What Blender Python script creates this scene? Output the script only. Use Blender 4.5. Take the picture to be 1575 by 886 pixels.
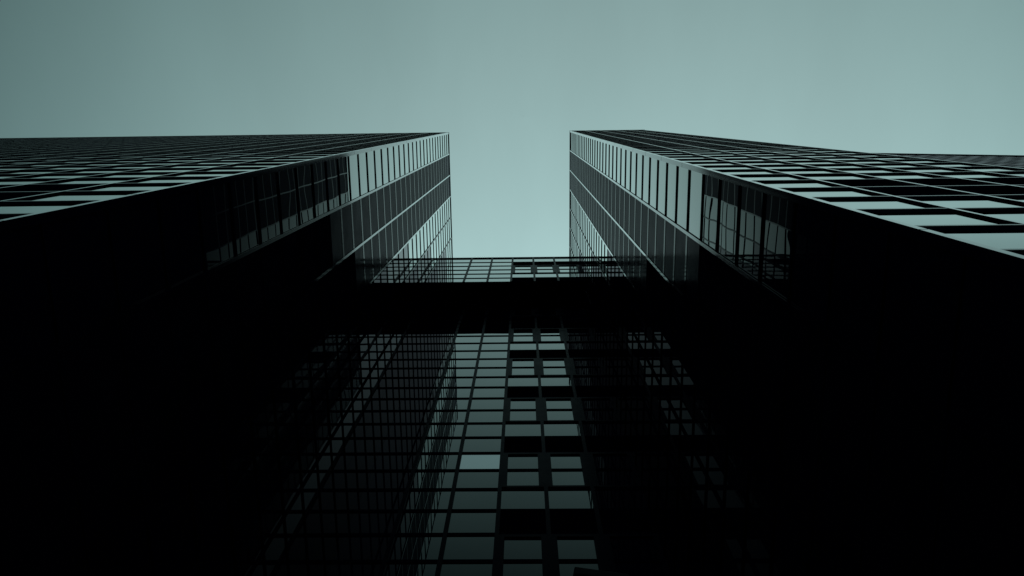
import bpy, math, random
from mathutils import Vector, Matrix

random.seed(7)
scn = bpy.context.scene
for _o in list(bpy.data.objects):
    bpy.data.objects.remove(_o)
COL = scn.collection
EYE = 1.6                                   # eye height above the plaza, metres

# ------------------------------------------------------------------ camera
FPX = 1179.17 / 1575.0                      # focal length in picture widths (27 mm lens)


def cam_axes(rx, ry, rz):
    def rot(ax, a):
        return Matrix.Rotation(a, 3, 'XYZ'[ax])
    R = rot(2, rz) @ rot(0, rx) @ rot(1, ry)
    base = Matrix(((1, 0, 0), (0, -1, 0), (0, 0, 1)))      # columns: right, up, forward (looking at the zenith)
    return R @ base


AX = cam_axes(-0.2186, -0.0149, 0.0098)
cd = bpy.data.cameras.new("camera")
cam = bpy.data.objects.new("camera", cd)
COL.objects.link(cam)
right, up, fwd = AX.col[0], AX.col[1], AX.col[2]
rm = Matrix((right, up, -fwd)).transposed()
cam.matrix_world = Matrix.Translation((0, 0, EYE)) @ rm.to_4x4()
cd.sensor_width = 36.0
cd.lens = 36.0 * FPX
cd.clip_start = 0.05
cd.clip_end = 20000
scn.camera = cam


def project(p):
    """World point -> pixel of the 1575 x 886 picture (only used to rank which windows show largest)."""
    d = Vector((p[0], p[1], p[2] - EYE))
    z = d.dot(fwd)
    if z <= 0.01:
        return None
    return 787.5 + FPX * 1575 * d.dot(right) / z, 443 - FPX * 1575 * d.dot(up) / z


# ------------------------------------------------------------------ sky, sun, exposure
SUN_EL, SUN_AZ = math.radians(24), math.radians(8)        # azimuth from +Y (ahead) towards +X (right)
world = bpy.data.worlds.new("World")
scn.world = world
world.use_nodes = True
wn, wl = world.node_tree.nodes, world.node_tree.links
wn.clear()
w_out = wn.new("ShaderNodeOutputWorld")
w_bg = wn.new("ShaderNodeBackground")
w_sky = wn.new("ShaderNodeTexSky")
w_sky.sky_type = 'NISHITA'
w_sky.sun_disc = False
w_sky.sun_elevation = SUN_EL
w_sky.sun_rotation = SUN_AZ
w_sky.air_density = 1.0
w_sky.dust_density = 2.5
w_sky.ozone_density = 1.0
w_bw = wn.new("ShaderNodeRGBToBW")
w_mul = wn.new("ShaderNodeMix")
w_mul.data_type = 'RGBA'
w_mul.blend_type = 'MULTIPLY'
w_mul.inputs[0].default_value = 1.0

wl.new(w_sky.outputs[0], w_bw.inputs[0])
wl.new(w_bw.outputs[0], w_mul.inputs[6])
# the sky is brightest round a patch just ahead of the zenith and falls off away from it
w_tc = wn.new("ShaderNodeTexCoord")
w_dot = wn.new("ShaderNodeVectorMath")
w_dot.operation = 'DOT_PRODUCT'
GLOW = (fwd + right * ((960 - 787.5) / (FPX * 1575)) + up * ((443 - 480) / (FPX * 1575))).normalized()
w_dot.inputs[1].default_value = GLOW
w_rng = wn.new("ShaderNodeMapRange")
w_rng.interpolation_type = 'LINEAR'
w_rng.inputs["From Min"].default_value = 0.605
w_rng.inputs["From Max"].default_value = 1.0
w_rng.inputs["To Min"].default_value = 0.17
w_rng.inputs["To Max"].default_value = 1.15
w_fall = wn.new("ShaderNodeMix")
w_fall.data_type = 'RGBA'
w_fall.blend_type = 'MULTIPLY'
w_fall.inputs[0].default_value = 1.0
wl.new(w_tc.outputs["Generated"], w_dot.inputs[0])
wl.new(w_dot.outputs["Value"], w_rng.inputs[0])
w_tint = wn.new("ShaderNodeMix")                           # cold teal, greyer where it is brightest
w_tint.data_type = 'RGBA'
w_tint.inputs[6].default_value = (0.52, 1.0, 1.0, 1)
w_tint.inputs[7].default_value = (0.662, 1.0, 0.99, 1)
wl.new(w_rng.outputs[0], w_tint.inputs[0])
wl.new(w_tint.outputs[2], w_mul.inputs[7])
# barely visible veils of high cloud
w_map = wn.new("ShaderNodeMapping")
w_map.inputs["Scale"].default_value = (5.0, 1.6, 3.0)
w_map.inputs["Rotation"].default_value = (0, 0, 0.35)
w_noise = wn.new("ShaderNodeTexNoise")
w_noise.inputs["Scale"].default_value = 1.6
w_noise.inputs["Detail"].default_value = 7
w_noise.inputs["Roughness"].default_value = 0.55
w_vr = wn.new("ShaderNodeMapRange")
w_vr.inputs["From Min"].default_value = 0.35
w_vr.inputs["From Max"].default_value = 0.7
w_vr.inputs["To Min"].default_value = 0.985
w_vr.inputs["To Max"].default_value = 1.045
w_veil = wn.new("ShaderNodeMix")
w_veil.data_type = 'RGBA'
w_veil.blend_type = 'MULTIPLY'
w_veil.inputs[0].default_value = 1.0
wl.new(w_tc.outputs["Generated"], w_map.inputs["Vector"])
wl.new(w_map.outputs["Vector"], w_noise.inputs["Vector"])
wl.new(w_noise.outputs[0], w_vr.inputs[0])
wl.new(w_mul.outputs[2], w_veil.inputs[6])
wl.new(w_vr.outputs[0], w_veil.inputs[7])
wl.new(w_veil.outputs[2], w_fall.inputs[6])
wl.new(w_rng.outputs[0], w_fall.inputs[7])
wl.new(w_fall.outputs[2], w_bg.inputs[0])
w_bg.inputs[1].default_value = 0.15
wl.new(w_bg.outputs[0], w_out.inputs[0])

sd = bpy.data.lights.new("sun", 'SUN')
sd.energy = 2.0
sd.angle = math.radians(0.5)
sd.color = (1.0, 0.95, 0.88)
sun = bpy.data.objects.new("sun", sd)
COL.objects.link(sun)
sdir = Vector((math.sin(SUN_AZ) * math.cos(SUN_EL), math.cos(SUN_AZ) * math.cos(SUN_EL), math.sin(SUN_EL)))
sun.rotation_euler = sdir.to_track_quat('Z', 'Y').to_euler()
sun.location = (200, 300, 250)

scn.view_settings.view_transform = 'Standard'
scn.view_settings.look = 'None'
scn.view_settings.gamma = 1
scn.view_settings.use_curve_mapping = False
scn.view_settings.exposure = 1.35
scn.render.engine = 'CYCLES'
scn.cycles.max_bounces = 10
scn.cycles.glossy_bounces = 8
scn.cycles.diffuse_bounces = 3


# ------------------------------------------------------------------ materials
def mat(name, color, rough, ior=1.5, metallic=0.0, coat=0.0, spec=0.5, var=0.0, vscale=1.0, rvar=0.0, bump=0.0, bscale=0.3,
        vstretch=(1, 1, 1)):
    m = bpy.data.materials.new(name)
    m.use_nodes = True
    n, l = m.node_tree.nodes, m.node_tree.links
    b = n["Principled BSDF"]
    b.inputs["Base Color"].default_value = (*color, 1)
    b.inputs["Roughness"].default_value = rough
    b.inputs["IOR"].default_value = ior
    b.inputs["Metallic"].default_value = metallic
    b.inputs["Coat Weight"].default_value = coat
    b.inputs["Coat Roughness"].default_value = min(rough, 0.03)
    b.inputs["Coat IOR"].default_value = 1.5
    b.inputs["Specular IOR Level"].default_value = spec
    tc = n.new("ShaderNodeTexCoord")
    mp = n.new("ShaderNodeMapping")
    mp.inputs["Scale"].default_value = vstretch
    l.new(tc.outputs["Object"], mp.inputs["Vector"])
    if var or rvar:
        t = n.new("ShaderNodeTexNoise")
        t.inputs["Scale"].default_value = vscale
        t.inputs["Detail"].default_value = 6
        l.new(mp.outputs["Vector"], t.inputs["Vector"])
        if var:
            r = n.new("ShaderNodeMapRange")
            r.inputs["From Min"].default_value = 0.3
            r.inputs["From Max"].default_value = 0.7
            r.inputs["To Min"].default_value = 1 - var
            r.inputs["To Max"].default_value = 1 + var
            l.new(t.outputs[0], r.inputs[0])
            mx = n.new("ShaderNodeMix")
            mx.data_type = 'RGBA'
            mx.blend_type = 'MULTIPLY'
            mx.inputs[0].default_value = 1
            mx.inputs[6].default_value = (*color, 1)
            l.new(r.outputs[0], mx.inputs[7])
            l.new(mx.outputs[2], b.inputs["Base Color"])
        if rvar:
            r2 = n.new("ShaderNodeMapRange")
            r2.inputs["From Min"].default_value = 0.3
            r2.inputs["From Max"].default_value = 0.7
            r2.inputs["To Min"].default_value = max(0, rough - rvar)
            r2.inputs["To Max"].default_value = rough + rvar
            l.new(t.outputs[0], r2.inputs[0])
            l.new(r2.outputs[0], b.inputs["Roughness"])
    if bump:
        t2 = n.new("ShaderNodeTexNoise")
        t2.inputs["Scale"].default_value = bscale
        t2.inputs["Detail"].default_value = 0
        l.new(tc.outputs["Object"], t2.inputs["Vector"])
        bp = n.new("ShaderNodeBump")
        bp.inputs["Strength"].default_value = 1
        bp.inputs["Distance"].default_value = bump
        l.new(t2.outputs[0], bp.inputs["Height"])
        l.new(bp.outputs[0], b.inputs["Normal"])
        l.new(bp.outputs[0], b.inputs["Coat Normal"])
    return m


def coated(name, base, tint, rough, gain, off=0.06, ior=1.5, bump=0.0, bscale=0.3, rvar=0.0, vstretch=(1, 1, 1), bvar=0.0):
    """Dark body under a clear reflecting face.  Reflectance follows the Fresnel curve (several glass faces: gain above 1)."""
    m = bpy.data.materials.new(name)
    m.use_nodes = True
    n, l = m.node_tree.nodes, m.node_tree.links
    n.clear()
    out = n.new("ShaderNodeOutputMaterial")
    mix = n.new("ShaderNodeMixShader")
    dif = n.new("ShaderNodeBsdfDiffuse")
    dif.inputs["Color"].default_value = (*base, 1)
    glo = n.new("ShaderNodeBsdfGlossy")
    glo.distribution = 'GGX'
    glo.inputs["Color"].default_value = (*tint, 1)
    glo.inputs["Roughness"].default_value = rough
    fre = n.new("ShaderNodeFresnel")
    fre.inputs["IOR"].default_value = ior
    sub = n.new("ShaderNodeMath")
    sub.operation = 'SUBTRACT'
    sub.inputs[1].default_value = off
    mul = n.new("ShaderNodeMath")
    mul.operation = 'MULTIPLY'
    mul.use_clamp = True
    mul.inputs[1].default_value = gain
    l.new(fre.outputs[0], sub.inputs[0])
    l.new(sub.outputs[0], mul.inputs[0])
    l.new(mul.outputs[0], mix.inputs[0])
    l.new(dif.outputs[0], mix.inputs[1])
    l.new(glo.outputs[0], mix.inputs[2])
    l.new(mix.outputs[0], out.inputs[0])
    tc = n.new("ShaderNodeTexCoord")
    mp = n.new("ShaderNodeMapping")
    mp.inputs["Scale"].default_value = vstretch
    l.new(tc.outputs["Object"], mp.inputs["Vector"])
    if rvar or bvar:
        t = n.new("ShaderNodeTexNoise")
        t.inputs["Scale"].default_value = .5
        t.inputs["Detail"].default_value = 5
        l.new(mp.outputs["Vector"], t.inputs["Vector"])
        r = n.new("ShaderNodeMapRange")
        r.inputs["From Min"].default_value = .3
        r.inputs["From Max"].default_value = .7
        r.inputs["To Min"].default_value = max(0, rough - rvar)
        r.inputs["To Max"].default_value = rough + rvar
        l.new(t.outputs[0], r.inputs[0])
        if rvar:
            l.new(r.outputs[0], glo.inputs["Roughness"])
    if bump:
        t2 = n.new("ShaderNodeTexNoise")
        t2.inputs["Scale"].default_value = bscale
        t2.inputs["Detail"].default_value = 0
        l.new(tc.outputs["Object"], t2.inputs["Vector"])
        bp = n.new("ShaderNodeBump")
        bp.inputs["Strength"].default_value = 1
        bp.inputs["Distance"].default_value = bump
        l.new(t2.outputs[0], bp.inputs["Height"])
        l.new(bp.outputs[0], glo.inputs["Normal"])
    return m


BLK = (.002, .0024, .011)                   # blue-black paint and unlit rooms
M_GLASS = coated("tower_glass", BLK, (.97, 1, .99), .004, 2.35, off=.10, bump=.006, bscale=.35)
M_LGLASS = coated("link_glass", BLK, (.97, 1, .99), .004, 3.2, off=.05, bump=.005, bscale=.3)
M_DIM = coated("dim_reflection_glass", BLK, (1.0, .90, .97), .006, .66, bump=.003, bscale=.3)  # dimmer copy of the court glass, darkened reflections put into the material
M_DIM2 = coated("faint_reflection_glass", BLK, (1.0, .90, .97), .006, .34, bump=.003, bscale=.3)  # dimmest copy, nearly lost reflections set in the material
M_MID = coated("mid_reflection_glass", BLK, (1.0, .95, .98), .006, 1.0, bump=.003, bscale=.3)  # in-between copy, half-darkened court reflections set in the material
M_SEMI = coated("semi_reflection_glass", BLK, (1.0, .95, .98), .006, 1.5, bump=.005, bscale=.3)  # weaker copy of the link glass, dulled reflections built into its left bay
M_FAR = coated("distant_glass", BLK, (1.0, .92, .97), .05, .42, bump=.003, bscale=.3)
M_MIRROR = mat("bright_glass", (.67, .69, .70), .02, metallic=1.0, bump=.002, bscale=.3)
M_STEEL = coated("black_painted_steel", BLK, (1, 1, 1), .07, 2.4, off=.14, rvar=.03, vstretch=(1, 1, .15))
M_STEEL2 = coated("black_steel_bars", BLK, (1, 1, 1), .08, 1.2, off=.16, rvar=.03, vstretch=(1, 1, .15))  # duller copy of the mullion steel, weak deep-bay reflections put into the finish
M_TRANS = coated("black_ledge_steel", BLK, (1, 1, 1), .16, 1.2, rvar=.05)
M_STRIP = coated("spandrel_steel", BLK, (1, 1, 1), .09, .95, off=.12, rvar=.04)
M_PANEL = coated("dark_panel", BLK, (1, .97, 1), .12, .2, off=.12, rvar=.06)
M_FRAME = coated("window_frame_steel", BLK, (1, 1, 1), .28, .35, rvar=.08)
M_MATTE = mat("matte_black", (.0025, .0028, .010), 1.0, spec=0.0, var=.3, vscale=.4)
M_GROUND = mat("granite_paving", (.03, .03, .032), .8, var=.35, vscale=.5)
M_LAMP = mat("lamp_housing", (.004, .004, .006), .8, spec=.05, rvar=.1, vscale=4)
M_LENS = mat("lamp_lens", (.005, .006, .007), .5, spec=.1)


# ------------------------------------------------------------------ mesh helpers
class MB:
    def __init__(self):
        self.v, self.f = [], []

    def hexa(self, pts):
        """eight corners: four of the lower/back quad, then the four opposite ones in the same order"""
        b = len(self.v)
        self.v += [tuple(p) for p in pts]
        self.f += [tuple(b + i for i in q) for q in
                   ((0, 3, 2, 1), (4, 5, 6, 7), (0, 1, 5, 4), (1, 2, 6, 5), (2, 3, 7, 6), (3, 0, 4, 7))]

    def box(self, x0, x1, y0, y1, z0, z1):
        self.hexa([(x0, y0, z0), (x1, y0, z0), (x1, y1, z0), (x0, y1, z0),
                   (x0, y0, z1), (x1, y0, z1), (x1, y1, z1), (x0, y1, z1)])

    def build(self, name, m, parent=None, bevel=0.0):
        me = bpy.data.meshes.new(name)
        off = parent.matrix_world.translation if parent is not None else Vector((0, 0, 0))
        if parent is not None and parent.parent is not None:
            off = off
        o_off = ORIGIN.get(parent.name, Vector((0, 0, 0))) if parent is not None else Vector((0, 0, 0))
        me.from_pydata([tuple(Vector(p) - o_off) for p in self.v], [], self.f)
        import bmesh
        bm = bmesh.new()
        bm.from_mesh(me)
        bmesh.ops.recalc_face_normals(bm, faces=bm.faces)
        bm.to_mesh(me)
        bm.free()
        me.materials.append(m)
        o = bpy.data.objects.new(name, me)
        COL.objects.link(o)
        if parent is not None:
            o.parent = parent
            ORIGIN[o.name] = o_off
        if bevel:
            md = o.modifiers.new("bevel", 'BEVEL')
            md.width = bevel
            md.segments = 2
            md.limit_method = 'ANGLE'
        return o


ORIGIN = {}


def thing(name, label, cat, loc, group=None):
    o = bpy.data.objects.new(name, None)
    COL.objects.link(o)
    o.location = loc
    o.empty_display_size = 2
    ORIGIN[o.name] = Vector(loc)
    o["label"] = label
    o["category"] = cat
    if group:
        o["group"] = group
    return o


class Face:
    """A facade plane: u runs along it, z is height, off is how far proud of the glass."""
    def __init__(self, origin, du, n):
        self.o, self.du, self.n = Vector(origin), Vector(du), Vector(n)

    def p(self, u, z, off):
        q = self.o + self.du * u + self.n * off
        return (q.x, q.y, z)

    def box(self, mb, u0, u1, z0, z1, f0, f1):
        p = self.p
        mb.hexa([p(u0, z0, f0), p(u1, z0, f0), p(u1, z0, f1), p(u0, z0, f1),
                 p(u0, z1, f0), p(u1, z1, f0), p(u1, z1, f1), p(u0, z1, f1)])

    def pane(self, mb, u0, u1, z0, z1, t=.004, tilt=.0025):
        """one sheet of glass, each set a hair out of true like real glazing"""
        a, b, c = (random.uniform(-tilt, tilt) for _ in range(3))
        c00, c10, c11, c01 = a, b, b + c, a + c
        p = self.p
        mb.hexa([p(u0, z0, -.03), p(u1, z0, -.03), p(u1, z1, -.03), p(u0, z1, -.03),
                 p(u0, z0, t + c00), p(u1, z0, t + c10), p(u1, z1, t + c11), p(u0, z1, t + c01)])

    def shown(self, u0, u1, z0, z1):
        """projected area inside the picture"""
        q = [project(self.p(u, z, 0)) for u, z in ((u0, z0), (u1, z0), (u1, z1), (u0, z1))]
        if any(k is None for k in q):
            return 0.0
        A = abs(sum(q[i][0] * q[(i + 1) % 4][1] - q[(i + 1) % 4][0] * q[i][1] for i in range(4))) / 2
        hit = 0
        for i in range(5):
            for j in range(5):
                k = project(self.p(u0 + (u1 - u0) * (i + .5) / 5, z0 + (z1 - z0) * (j + .5) / 5, 0))
                if k and 0 <= k[0] < 1575 and 0 <= k[1] < 886:
                    hit += 1
        return A * hit / 25.0


def glaze(panes, parent, m, keep=100):
    """panes: (score, face, u0, u1, z0, z1).  The ones that show largest become parts, the rest one stuff part."""
    panes.sort(key=lambda t: -t[0])
    for t in panes[:keep]:
        b = MB()
        t[1].pane(b, *t[2:])
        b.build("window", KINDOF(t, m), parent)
    groups = {}
    for t in panes[keep:]:
        groups.setdefault(KINDOF(t, m).name, []).append(t)
    for name, rest in groups.items():
        b = MB()
        for t in rest:
            t[1].pane(b, *t[2:])
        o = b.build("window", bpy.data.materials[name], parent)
        o["kind"] = "stuff"


def KINDOF(t, m):
    """which glass a window carries: darkened reflections low in the court and in outer link bays are put in as dimmer copies"""
    f, u0, z0 = t[1], t[2], t[4]
    if m is M_FAR:
        return m
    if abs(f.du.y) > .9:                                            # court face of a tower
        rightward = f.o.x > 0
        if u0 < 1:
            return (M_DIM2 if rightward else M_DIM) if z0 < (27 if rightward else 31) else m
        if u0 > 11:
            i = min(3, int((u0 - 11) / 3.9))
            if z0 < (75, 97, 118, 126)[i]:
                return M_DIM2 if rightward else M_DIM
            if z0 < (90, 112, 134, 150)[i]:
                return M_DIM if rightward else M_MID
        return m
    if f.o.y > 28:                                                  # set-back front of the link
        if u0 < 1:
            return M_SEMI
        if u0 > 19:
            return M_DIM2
    return m


# ------------------------------------------------------------------ measures (metres)
FLOOR = 3.6
XL, YL, ZL = -13.83, 2.49, 144.8 + EYE      # left tower: inner corner and roof
XR, YR, ZR = 9.68, 2.80, 164.3 + EYE        # right tower
MODL, MODR = 3.923, 4.07                    # bay of the inner faces
FML, FMR = 3.66, 3.06                       # bay of the street faces
D1, D2 = 26.27, 30.63                       # link: overhanging upper front and set-back lower front
ZC, ZS = 145.73 + EYE, 123.43 + EYE         # link: roof and soffit
PF, PT = .08, .074                         # how far mullions and floor ledges stand proud of the glass

# ------------------------------------------------------------------ ground
g = MB()
g.f.append((0, 1, 2, 3))
g.v += [(-6000, -6000, 0), (6000, -6000, 0), (6000, 6000, 0), (-6000, 6000, 0)]
go = g.build("ground", M_GROUND)
go["kind"] = "structure"


# ------------------------------------------------------------------ towers
def storey(zoff, z):
    return zoff + FLOOR * round((z - zoff) / FLOOR)


def tower(label, side, xc, yc, zr, modi, modf, nfront, ninner, zoff, zfront, dark_floors):
    """side -1: the tower left of the court, +1: right of it.  (xc, yc) is the outer edge of its court corner."""
    root = thing("glass_tower", label, "tower", (xc, yc, 0), "pair of black glass towers")
    front = Face((xc, yc + PF, 0), (side, 0, 0), (0, -1, 0))         # u grows away from the court
    inner = Face((xc + side * PF, yc, 0), (0, 1, 0), (-side, 0, 0))  # u grows into the court
    fw, iw = modf * nfront, modi * ninner
    blank_low = {1: storey(zoff, 56 if side < 0 else 43), 2: storey(zoff, 63)}   # below: matt copies, darkened reflections put into the finish
    # solid body a little behind the glass
    b = MB()
    x0, x1 = xc + side * (PF + .02), xc + side * fw
    b.box(min(x0, x1), max(x0, x1), yc + PF + .02, yc + iw, 0, zr - .6)
    b.build("wall", M_MATTE, root)
    # parapet cap
    b = MB()
    x0, x1 = xc - side * .02, xc + side * (fw + .35)
    b.box(min(x0, x1), max(x0, x1), yc - .02, yc + iw + .02, zr - .6, zr)
    b.build("parapet", M_MATTE, root)
    # corner column
    b = MB()
    x0, x1 = xc, xc + side * .22
    b.box(min(x0, x1), max(x0, x1), yc, yc + .30, 0, zr - .6)
    nf = len(b.f)
    q = zoff + 4 * FLOOR + 1.9
    while q < zr - 2:                                              # sheet joints of the column cladding
        x0, x1 = xc - side * .003, xc + side * .215
        b.box(min(x0, x1), max(x0, x1), yc - .003, yc + .295, q, q + .035)
        q += FLOOR * 2
    o = b.build("corner_column", M_STEEL, root)
    o.data.materials.append(M_MATTE)
    for p in o.data.polygons[nf:]:
        p.material_index = 1
    # mullions: rolled I sections, a dark web and a bright outer flange in one mesh
    def ibar(f, u0, u1, m, zlow=0):
        """below zlow the flange turns matt, its darkened reflections put into the finish"""
        b = MB()
        w = (u1 - u0) * .22
        f.box(b, u0, u1, zlow, zr - .6, PF - .014, PF)
        nf = len(b.f)
        if zlow:
            f.box(b, u0, u1, 0, zlow, PF - .014, PF)
        f.box(b, u0 + w, u1 - w, 0, zr - .6, -.01, PF - .0141)
        o = b.build("mullion", m, root)
        o.data.materials.append(M_MATTE)
        for p in o.data.polygons[nf:]:
            p.material_index = 1

    for k in range(1, nfront):
        ibar(front, k * modf - .065, k * modf + .065, M_STEEL)
    ibar(front, fw - .15, fw, M_STEEL)
    for k in range(1, ninner + 1):
        if abs(yc + k * modi - D1) < .5 or abs(yc + k * modi - D2) < .8:
            continue                                               # the link butts against the tower here
        ibar(inner, k * modi - .10, k * modi + .10, M_STEEL if k < 4 else M_STEEL2, min(112, 28 + 20 * (k - 1)))  # matt lower flanges carry the darkened reflections as a finish
    # floor ledges of every storey
    nfl = int((zr - .8 - zoff) / FLOOR)
    zs = [zoff + FLOOR * i for i in range(0, nfl + 1)]
    for z in zs:
        if z < 1:
            continue
        b = MB()
        front.box(b, .22, fw - .15, z + zfront - .07, z + zfront + .07, -.005, PT)
        b.build("floor_ledge", M_TRANS, root)
        b = MB()
        front.box(b, .22, fw - .15, z + zfront - .72, z + zfront - .07, -.006, .045)
        b.build("spandrel", M_MATTE, root)
        b = MB()
        inner.box(b, .30, modi - .08, z - .09, z + .09, -.005, .07)
        b.build("transom", M_MATTE, root)
        b = MB()
        inner.box(b, 3 * modi + .08, ninner * modi - .08, z - .09, z + .09, -.005, .07)
        b.build("transom", M_MATTE, root)
        for k in (1, 2):
            b = MB()
            inner.box(b, k * modi + .09, (k + 1) * modi - .09, z - .20, z + .20, -.005, .045)
            b.build("panel_rail", M_STRIP if z > blank_low[k] else M_MATTE, root)  # lower rails matt, lost reflections put into the finish
    # blank bays of the court face
    for k in (1, 2):
        for z0, z1, m in ((0, blank_low[k], M_MATTE), (blank_low[k], zr - .6, M_PANEL)):  # lower length is a matt copy with its darkened reflection built in
            b = MB()
            inner.box(b, k * modi + .10, (k + 1) * modi - .10, z0, z1, -.05, .022)
            b.build("blank_panel", m, root)
    # louvred plant floors of the street face
    b = MB()
    for z0 in dark_floors:
        for k in range(1, nfront):
            u0 = k * modf + .065
            u1 = fw - .15 if k == nfront - 1 else (k + 1) * modf - .065
            z = z0 + zfront + .05
            while z < z0 + zfront + FLOOR - .1:
                front.box(b, u0, u1, z, z + .10, -.01, .03)
                z += .16
    b.build("louvre", M_MATTE, root)
    # glass
    panes = []
    for z in zs:
        z0, z1 = max(z + .07, .3), min(z + FLOOR - .07, zr - .6)
        if z1 - z0 < .3:
            continue
        for k in range(nfront):
            if k >= 1 and any(abs(z - d) < .1 for d in dark_floors):
                continue
            u0 = .22 if k == 0 else k * modf + .065
            u1 = fw - .15 if k == nfront - 1 else (k + 1) * modf - .065
            panes.append((front.shown(u0, u1, z0 + zfront, z1 + zfront), front, u0, u1, z0 + zfront, z1 + zfront))
        for k in range(ninner):
            if k in (1, 2):
                continue
            u0 = .30 if k == 0 else k * modi + .10
            u1 = (k + 1) * modi - .10
            if abs(yc + (k + 1) * modi - D1) < .5:
                u1 = D1 - yc - .01
            if abs(yc + k * modi - D1) < .5:
                u0 = D1 - yc + .01
            if abs(yc + (k + 1) * modi - D2) < .8:
                u1 = D2 - yc + .08
            if abs(yc + k * modi - D2) < .8:
                u0 = D2 - yc + .10
            s = inner.shown(u0, u1, z0, z1)
            q = project(inner.p((u0 + u1) / 2, (z0 + z1) / 2, 0))
            if q is None or q[1] > 396:
                s *= .05
            panes.append((s, inner, u0, u1, z0, z1))
    glaze(panes, root, M_GLASS)
    return root


# storeys line up with what was measured on the court faces
zoffL = (0.041 * FLOOR + EYE) % FLOOR - FLOOR
zoffR = (-0.306 * FLOOR + EYE) % FLOOR - FLOOR


dfR = [storey(zoffR, 27.3 + EYE), storey(zoffR, 30.9 + EYE)]
dfL = [storey(zoffL, 25.0 + EYE), storey(zoffL, 28.6 + EYE)]
tower("long black glass tower filling the left side, the broader of the two towers", -1, XL, YL, ZL, MODL, FML, 28, 14, zoffL, 0.0, dfL)
tower("narrow black glass tower standing right of the gap of sky, five bays wide", 1, XR, YR, ZR, MODR, FMR, 5, 14, zoffR, -1.0, dfR)


# ------------------------------------------------------------------ link block between the towers
def edges(mod):
    """bay lines of the link, measured from the left tower's court face"""
    return [-.065] + [i * mod - .23 for i in range(1, 6)] + [6 * mod + .065]


def bay(E, i, MW):
    return (E[0] if i == 0 else E[i] + MW), (E[6] if i == 5 else E[i + 1] - MW)


def link():
    root = thing("link_building", "dark glass block closing the court between the two towers, its top storeys overhanging", "building",
                 (-2, D2, 0))
    xl, xr = XL - .07, XR + .07
    up_f = Face((XL, D1 + .09, 0), (1, 0, 0), (0, -1, 0))
    lo_f = Face((XL, D2 + .09, 0), (1, 0, 0), (0, -1, 0))
    mod = (XR - XL) / 6
    E = edges(mod)
    b = MB()
    b.box(xl, xr, D1 + .11, D1 + 24, ZS, ZC - .35)
    b.build("wall", M_MATTE, root)
    b = MB()
    b.box(xl, xr, D2 + .11, D1 + 24, 0, ZS - .02)
    b.build("wall", M_MATTE, root)
    b = MB()
    b.box(xl - .0, xr + .0, D1 - .02, D1 + 24, ZC - .35, ZC)
    b.build("parapet", M_MATTE, root)
    b = MB()
    b.box(xl, xr, D1 + .02, D2 + .10, ZS - .25, ZS - .003)
    b.build("soffit", M_MATTE, root)
    MW = .17
    for f, z0, z1 in ((up_f, ZS, ZC - .35), (lo_f, 0, ZS - .26)):
        for i in range(1, 6):
            b = MB()
            f.box(b, E[i] - MW, E[i] + MW, z0, z1, -.01, .11)
            b.build("mullion", M_FRAME, root)
    panes = []
    for f, zt, zlo, zhi, phase in ((up_f, 0.125, ZS, ZC - .35, 0), (lo_f, -.431, 0, ZS - .26, 0)):
        zz = [EYE + FLOOR * (n + zt) for n in range(-1, 42)]
        for n, z in enumerate(zz):
            if z < zlo - FLOOR or z > zhi:
                continue
            if zlo + .3 < z < zhi - .3:
                b = MB()
                for i in range(6):
                    u0, u1 = bay(E, i, MW)
                    f.box(b, u0, u1, z - .20, z + .20, -.005, .075)
                b.build("floor_ledge", M_MATTE, root)
            z0, z1 = max(z + .20, zlo + .02), min(z + FLOOR - .20, zhi)
            if z1 - z0 < .3:
                continue
            for i in range(6):
                u0, u1 = bay(E, i, MW)
                kind = ROW(f is up_f, n) if i >= 3 else 'wide'
                if kind == 'dark':
                    continue
                if kind in ('pair_top', 'pair_low'):
                    continue
                panes.append((f.shown(u0, u1, z0, z1), f, u0, u1, z0, z1))
    return root, up_f, lo_f, mod, panes, MW


def ROW(upper, n):
    return KIND[(n - (UP0 if upper else LO0)) % 4]


KIND = ['wide', 'pair_low', 'pair_top', 'dark']       # counted upwards
UP0, LO0 = 0, 0


def rowindex(y_px, D, zt):
    """index n of the row of panes that covers picture row y_px on the plane y = D"""
    d = fwd + up * ((443 - y_px) / (FPX * 1575)) + right * ((787 - 787.5) / (FPX * 1575))
    z = d.z / d.y * D
    return math.floor(z / FLOOR - zt) + 1


UP0 = rowindex(423.5, D1, .125)
LO0 = rowindex(661, D2, -.431)
BRIGHT_N = rowindex(710, D2, -.431)

root, up_f, lo_f, mod, panes, MW = link()
# the one pane that mirrors the sky much more strongly than its neighbours
zb = EYE + FLOOR * (BRIGHT_N - 1 - .431)
kept = []
for t in panes:
    if t[1] is lo_f and abs(t[2] - bay(edges(mod), 2, MW)[0]) < .01 and abs(t[4] - (zb + .20)) < .05:
        b = MB()
        t[1].pane(b, *t[2:], tilt=.0005)
        o = b.build("window", M_MIRROR, root)
        o["label"] = "single pale pane, far brighter than the panes around it"
    else:
        kept.append(t)

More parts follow.
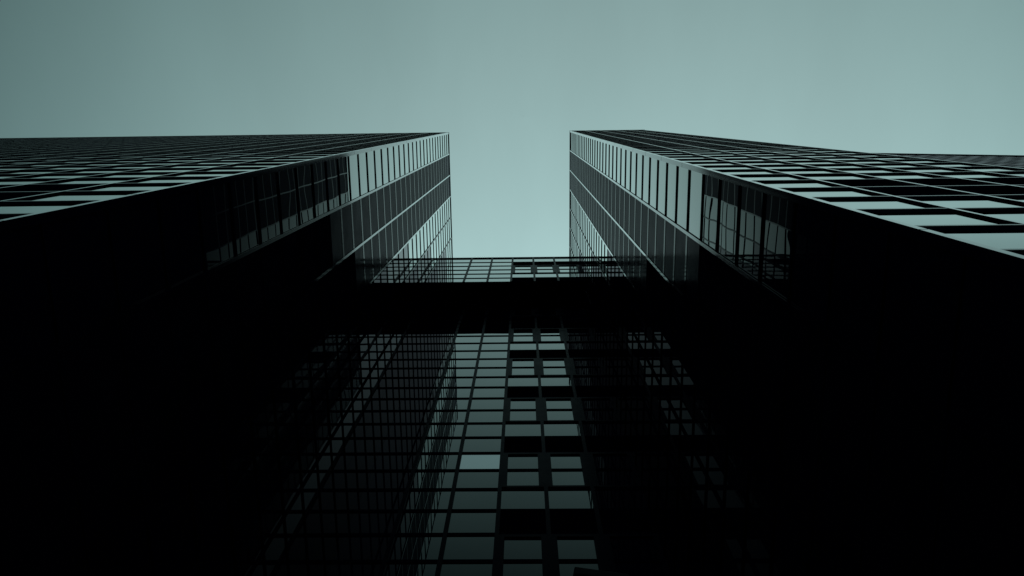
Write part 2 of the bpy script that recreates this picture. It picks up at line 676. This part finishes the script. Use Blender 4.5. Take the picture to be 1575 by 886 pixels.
# framed windows two rows high and the dark louvred rows between them
npair = 0
for f, zt, zlo, zhi in ((up_f, .125, ZS, ZC - .35), (lo_f, -.431, 0, ZS - .26)):
    for n in range(0, 43):
        z = EYE + FLOOR * (n - 1 + zt)
        k = ROW(f is up_f, n)
        for i in range(3, 6):
            u0, u1 = bay(edges(mod), i, MW)
            if k == 'dark':
                z0, z1 = max(z + .20, zlo + .02), min(z + FLOOR - .20, zhi)
                if z1 - z0 < .3:
                    continue
                b = MB()
                f.box(b, u0, u1, z0, z1, -.03, .012)
                q = z0 + .06
                while q < z1 - .14:
                    f.box(b, u0 + .02, u1 - .02, q, q + .09, .011, .05)
                    q += .2
                b.build("louvre", M_MATTE, root)
            if k == 'pair_low':
                z0, z1 = z + .20, z + 2 * FLOOR - .20
                if z1 > zhi or z0 < zlo:
                    z0, z1 = max(z0, zlo + .02), min(z1, zhi)
                    if z1 - z0 < 1.5:
                        continue
                fr = .42
                b = MB()
                f.box(b, u0, u0 + fr, z0, z1, -.02, .16)
                f.box(b, u1 - fr, u1, z0, z1, -.02, .16)
                f.box(b, u0 + fr, u1 - fr, z1 - .35, z1, -.02, .16)
                f.box(b, u0 + fr, u1 - fr, z0, z0 + .30, -.02, .12)
                # the storey ledge crosses the pair: thicken it into the middle rail
                w = MB()
                zm = z + FLOOR
                f.pane(w, u0 + fr, u1 - fr, z0 + .30, zm - .22)
                if zm + .22 < z1 - .5:
                    f.pane(w, u0 + fr, u1 - fr, zm + .22, z1 - .35)
                wo = w.build("framed_window", M_DIM2 if i == 5 and f is lo_f else M_LGLASS, root)  # outer bay takes the dim copy for its darkened reflections
                b.build("frame", M_FRAME, wo)
glaze(kept, root, M_LGLASS)


# ------------------------------------------------------------------ far block beyond the right tower
def far_block():
    zr = 118 + EYE
    d0 = fwd + up * ((443 - 236.8) / (FPX * 1575)) + right * ((1380 - 787.5) / (FPX * 1575))
    d1 = fwd + up * ((443 - 240.0) / (FPX * 1575)) + right * ((1575 - 787.5) / (FPX * 1575))
    p0, p1 = d0 * ((zr - EYE) / d0.z), d1 * ((zr - EYE) / d1.z)
    du = Vector((p1.x - p0.x, p1.y - p0.y, 0)).normalized()
    n = Vector((du.y, -du.x, 0))
    o = Vector((p0.x, p0.y, 0)) - du * 14
    root = thing("office_block", "distant dark office block with a fine grid of windows, behind the narrow right tower", "building", o)
    f = Face(o, du, n)
    m, nb = 2.4, 40
    b = MB()
    f.box(b, 0, nb * m, 0, zr - .4, -22, -.02)
    b.build("wall", M_MATTE, root)
    b = MB()
    f.box(b, -.1, nb * m + .1, zr - .4, zr, -22.1, .10)
    b.build("parapet", M_MATTE, root)
    for k in range(nb + 1):
        b = MB()
        f.box(b, k * m - .09, k * m + .09, 0, zr - .4, -.03, .022)
        b.build("mullion", M_MATTE, root)
    panes = []
    z = 1.0
    while z < zr - 3:
        z1 = min(z + FLOOR, zr - .45)
        b = MB()
        f.box(b, 0, nb * m, z - .3, z + .3, -.03, .02)
        b.build("floor_ledge", M_MATTE, root)
        for k in range(nb):
            panes.append((f.shown(k * m + .09, (k + 1) * m - .09, z + .3, z1 - .3) if z > 60 else 0,
                          f, k * m + .09, (k + 1) * m - .09, z + .3, z1 - .3))
        z += FLOOR
    glaze(panes, root, M_FAR)


far_block()


# ------------------------------------------------------------------ lamp whose head pokes into the foot of the picture
def lamp():
    zl = 5.2
    d = fwd + up * ((443 - 870.5) / (FPX * 1575)) + right * ((883.5 - 787.5) / (FPX * 1575))
    c = d * (zl / d.z)
    a = math.radians(9)
    e1 = Vector((math.cos(a), math.sin(a), 0))
    e2 = Vector((-math.sin(a), math.cos(a), 0)) * 1.0
    base = c + e1 * .21 + e2 * 1.55
    root = thing("street_lamp", "unlit lamp whose flat dark box head juts in at the bottom edge", "street lamp",
                 (base.x, base.y, 0))

    def slab(u0, u1, v0, v1, z0, z1, name, m, bevel=.01):
        b = MB()
        P = lambda u, v, z: (c.x + e1.x * u + e2.x * v, c.y + e1.y * u + e2.y * v, z)
        b.hexa([P(u0, v0, z0), P(u1, v0, z0), P(u1, v1, z0), P(u0, v1, z0), P(u0, v0, z1), P(u1, v0, z1), P(u1, v1, z1), P(u0, v1, z1)])
        return b.build(name, m, root, bevel)
    z = zl + EYE
    h = slab(0, .42, 0, .62, z - .10, z, "lamp_head", M_LAMP, .012)
    slab(.05, .37, .06, .50, z - .112, z - .102, "lens", M_LENS, .003)
    slab(.17, .25, .62, 1.60, z - .08, z - .02, "arm", M_LAMP)
    b = MB()
    n = 20
    r0, r1 = .075, .05
    for i in range(n):
        t0, t1 = 2 * math.pi * i / n, 2 * math.pi * (i + 1) / n
        s = len(b.v)
        b.v += [(base.x + r0 * math.cos(t0), base.y + r0 * math.sin(t0), 0), (base.x + r0 * math.cos(t1), base.y + r0 * math.sin(t1), 0),
                (base.x + r1 * math.cos(t1), base.y + r1 * math.sin(t1), z - .03), (base.x + r1 * math.cos(t0), base.y + r1 * math.sin(t0), z - .03),
                (base.x, base.y, z - .03)]
        b.f += [(s, s + 1, s + 2, s + 3), (s + 3, s + 2, s + 4)]
    b.build("pole", M_LAMP, root)
    b = MB()
    b.box(base.x - .16, base.x + .16, base.y - .16, base.y + .16, .004, .03)
    b.build("base_plate", M_LAMP, root)


lamp()
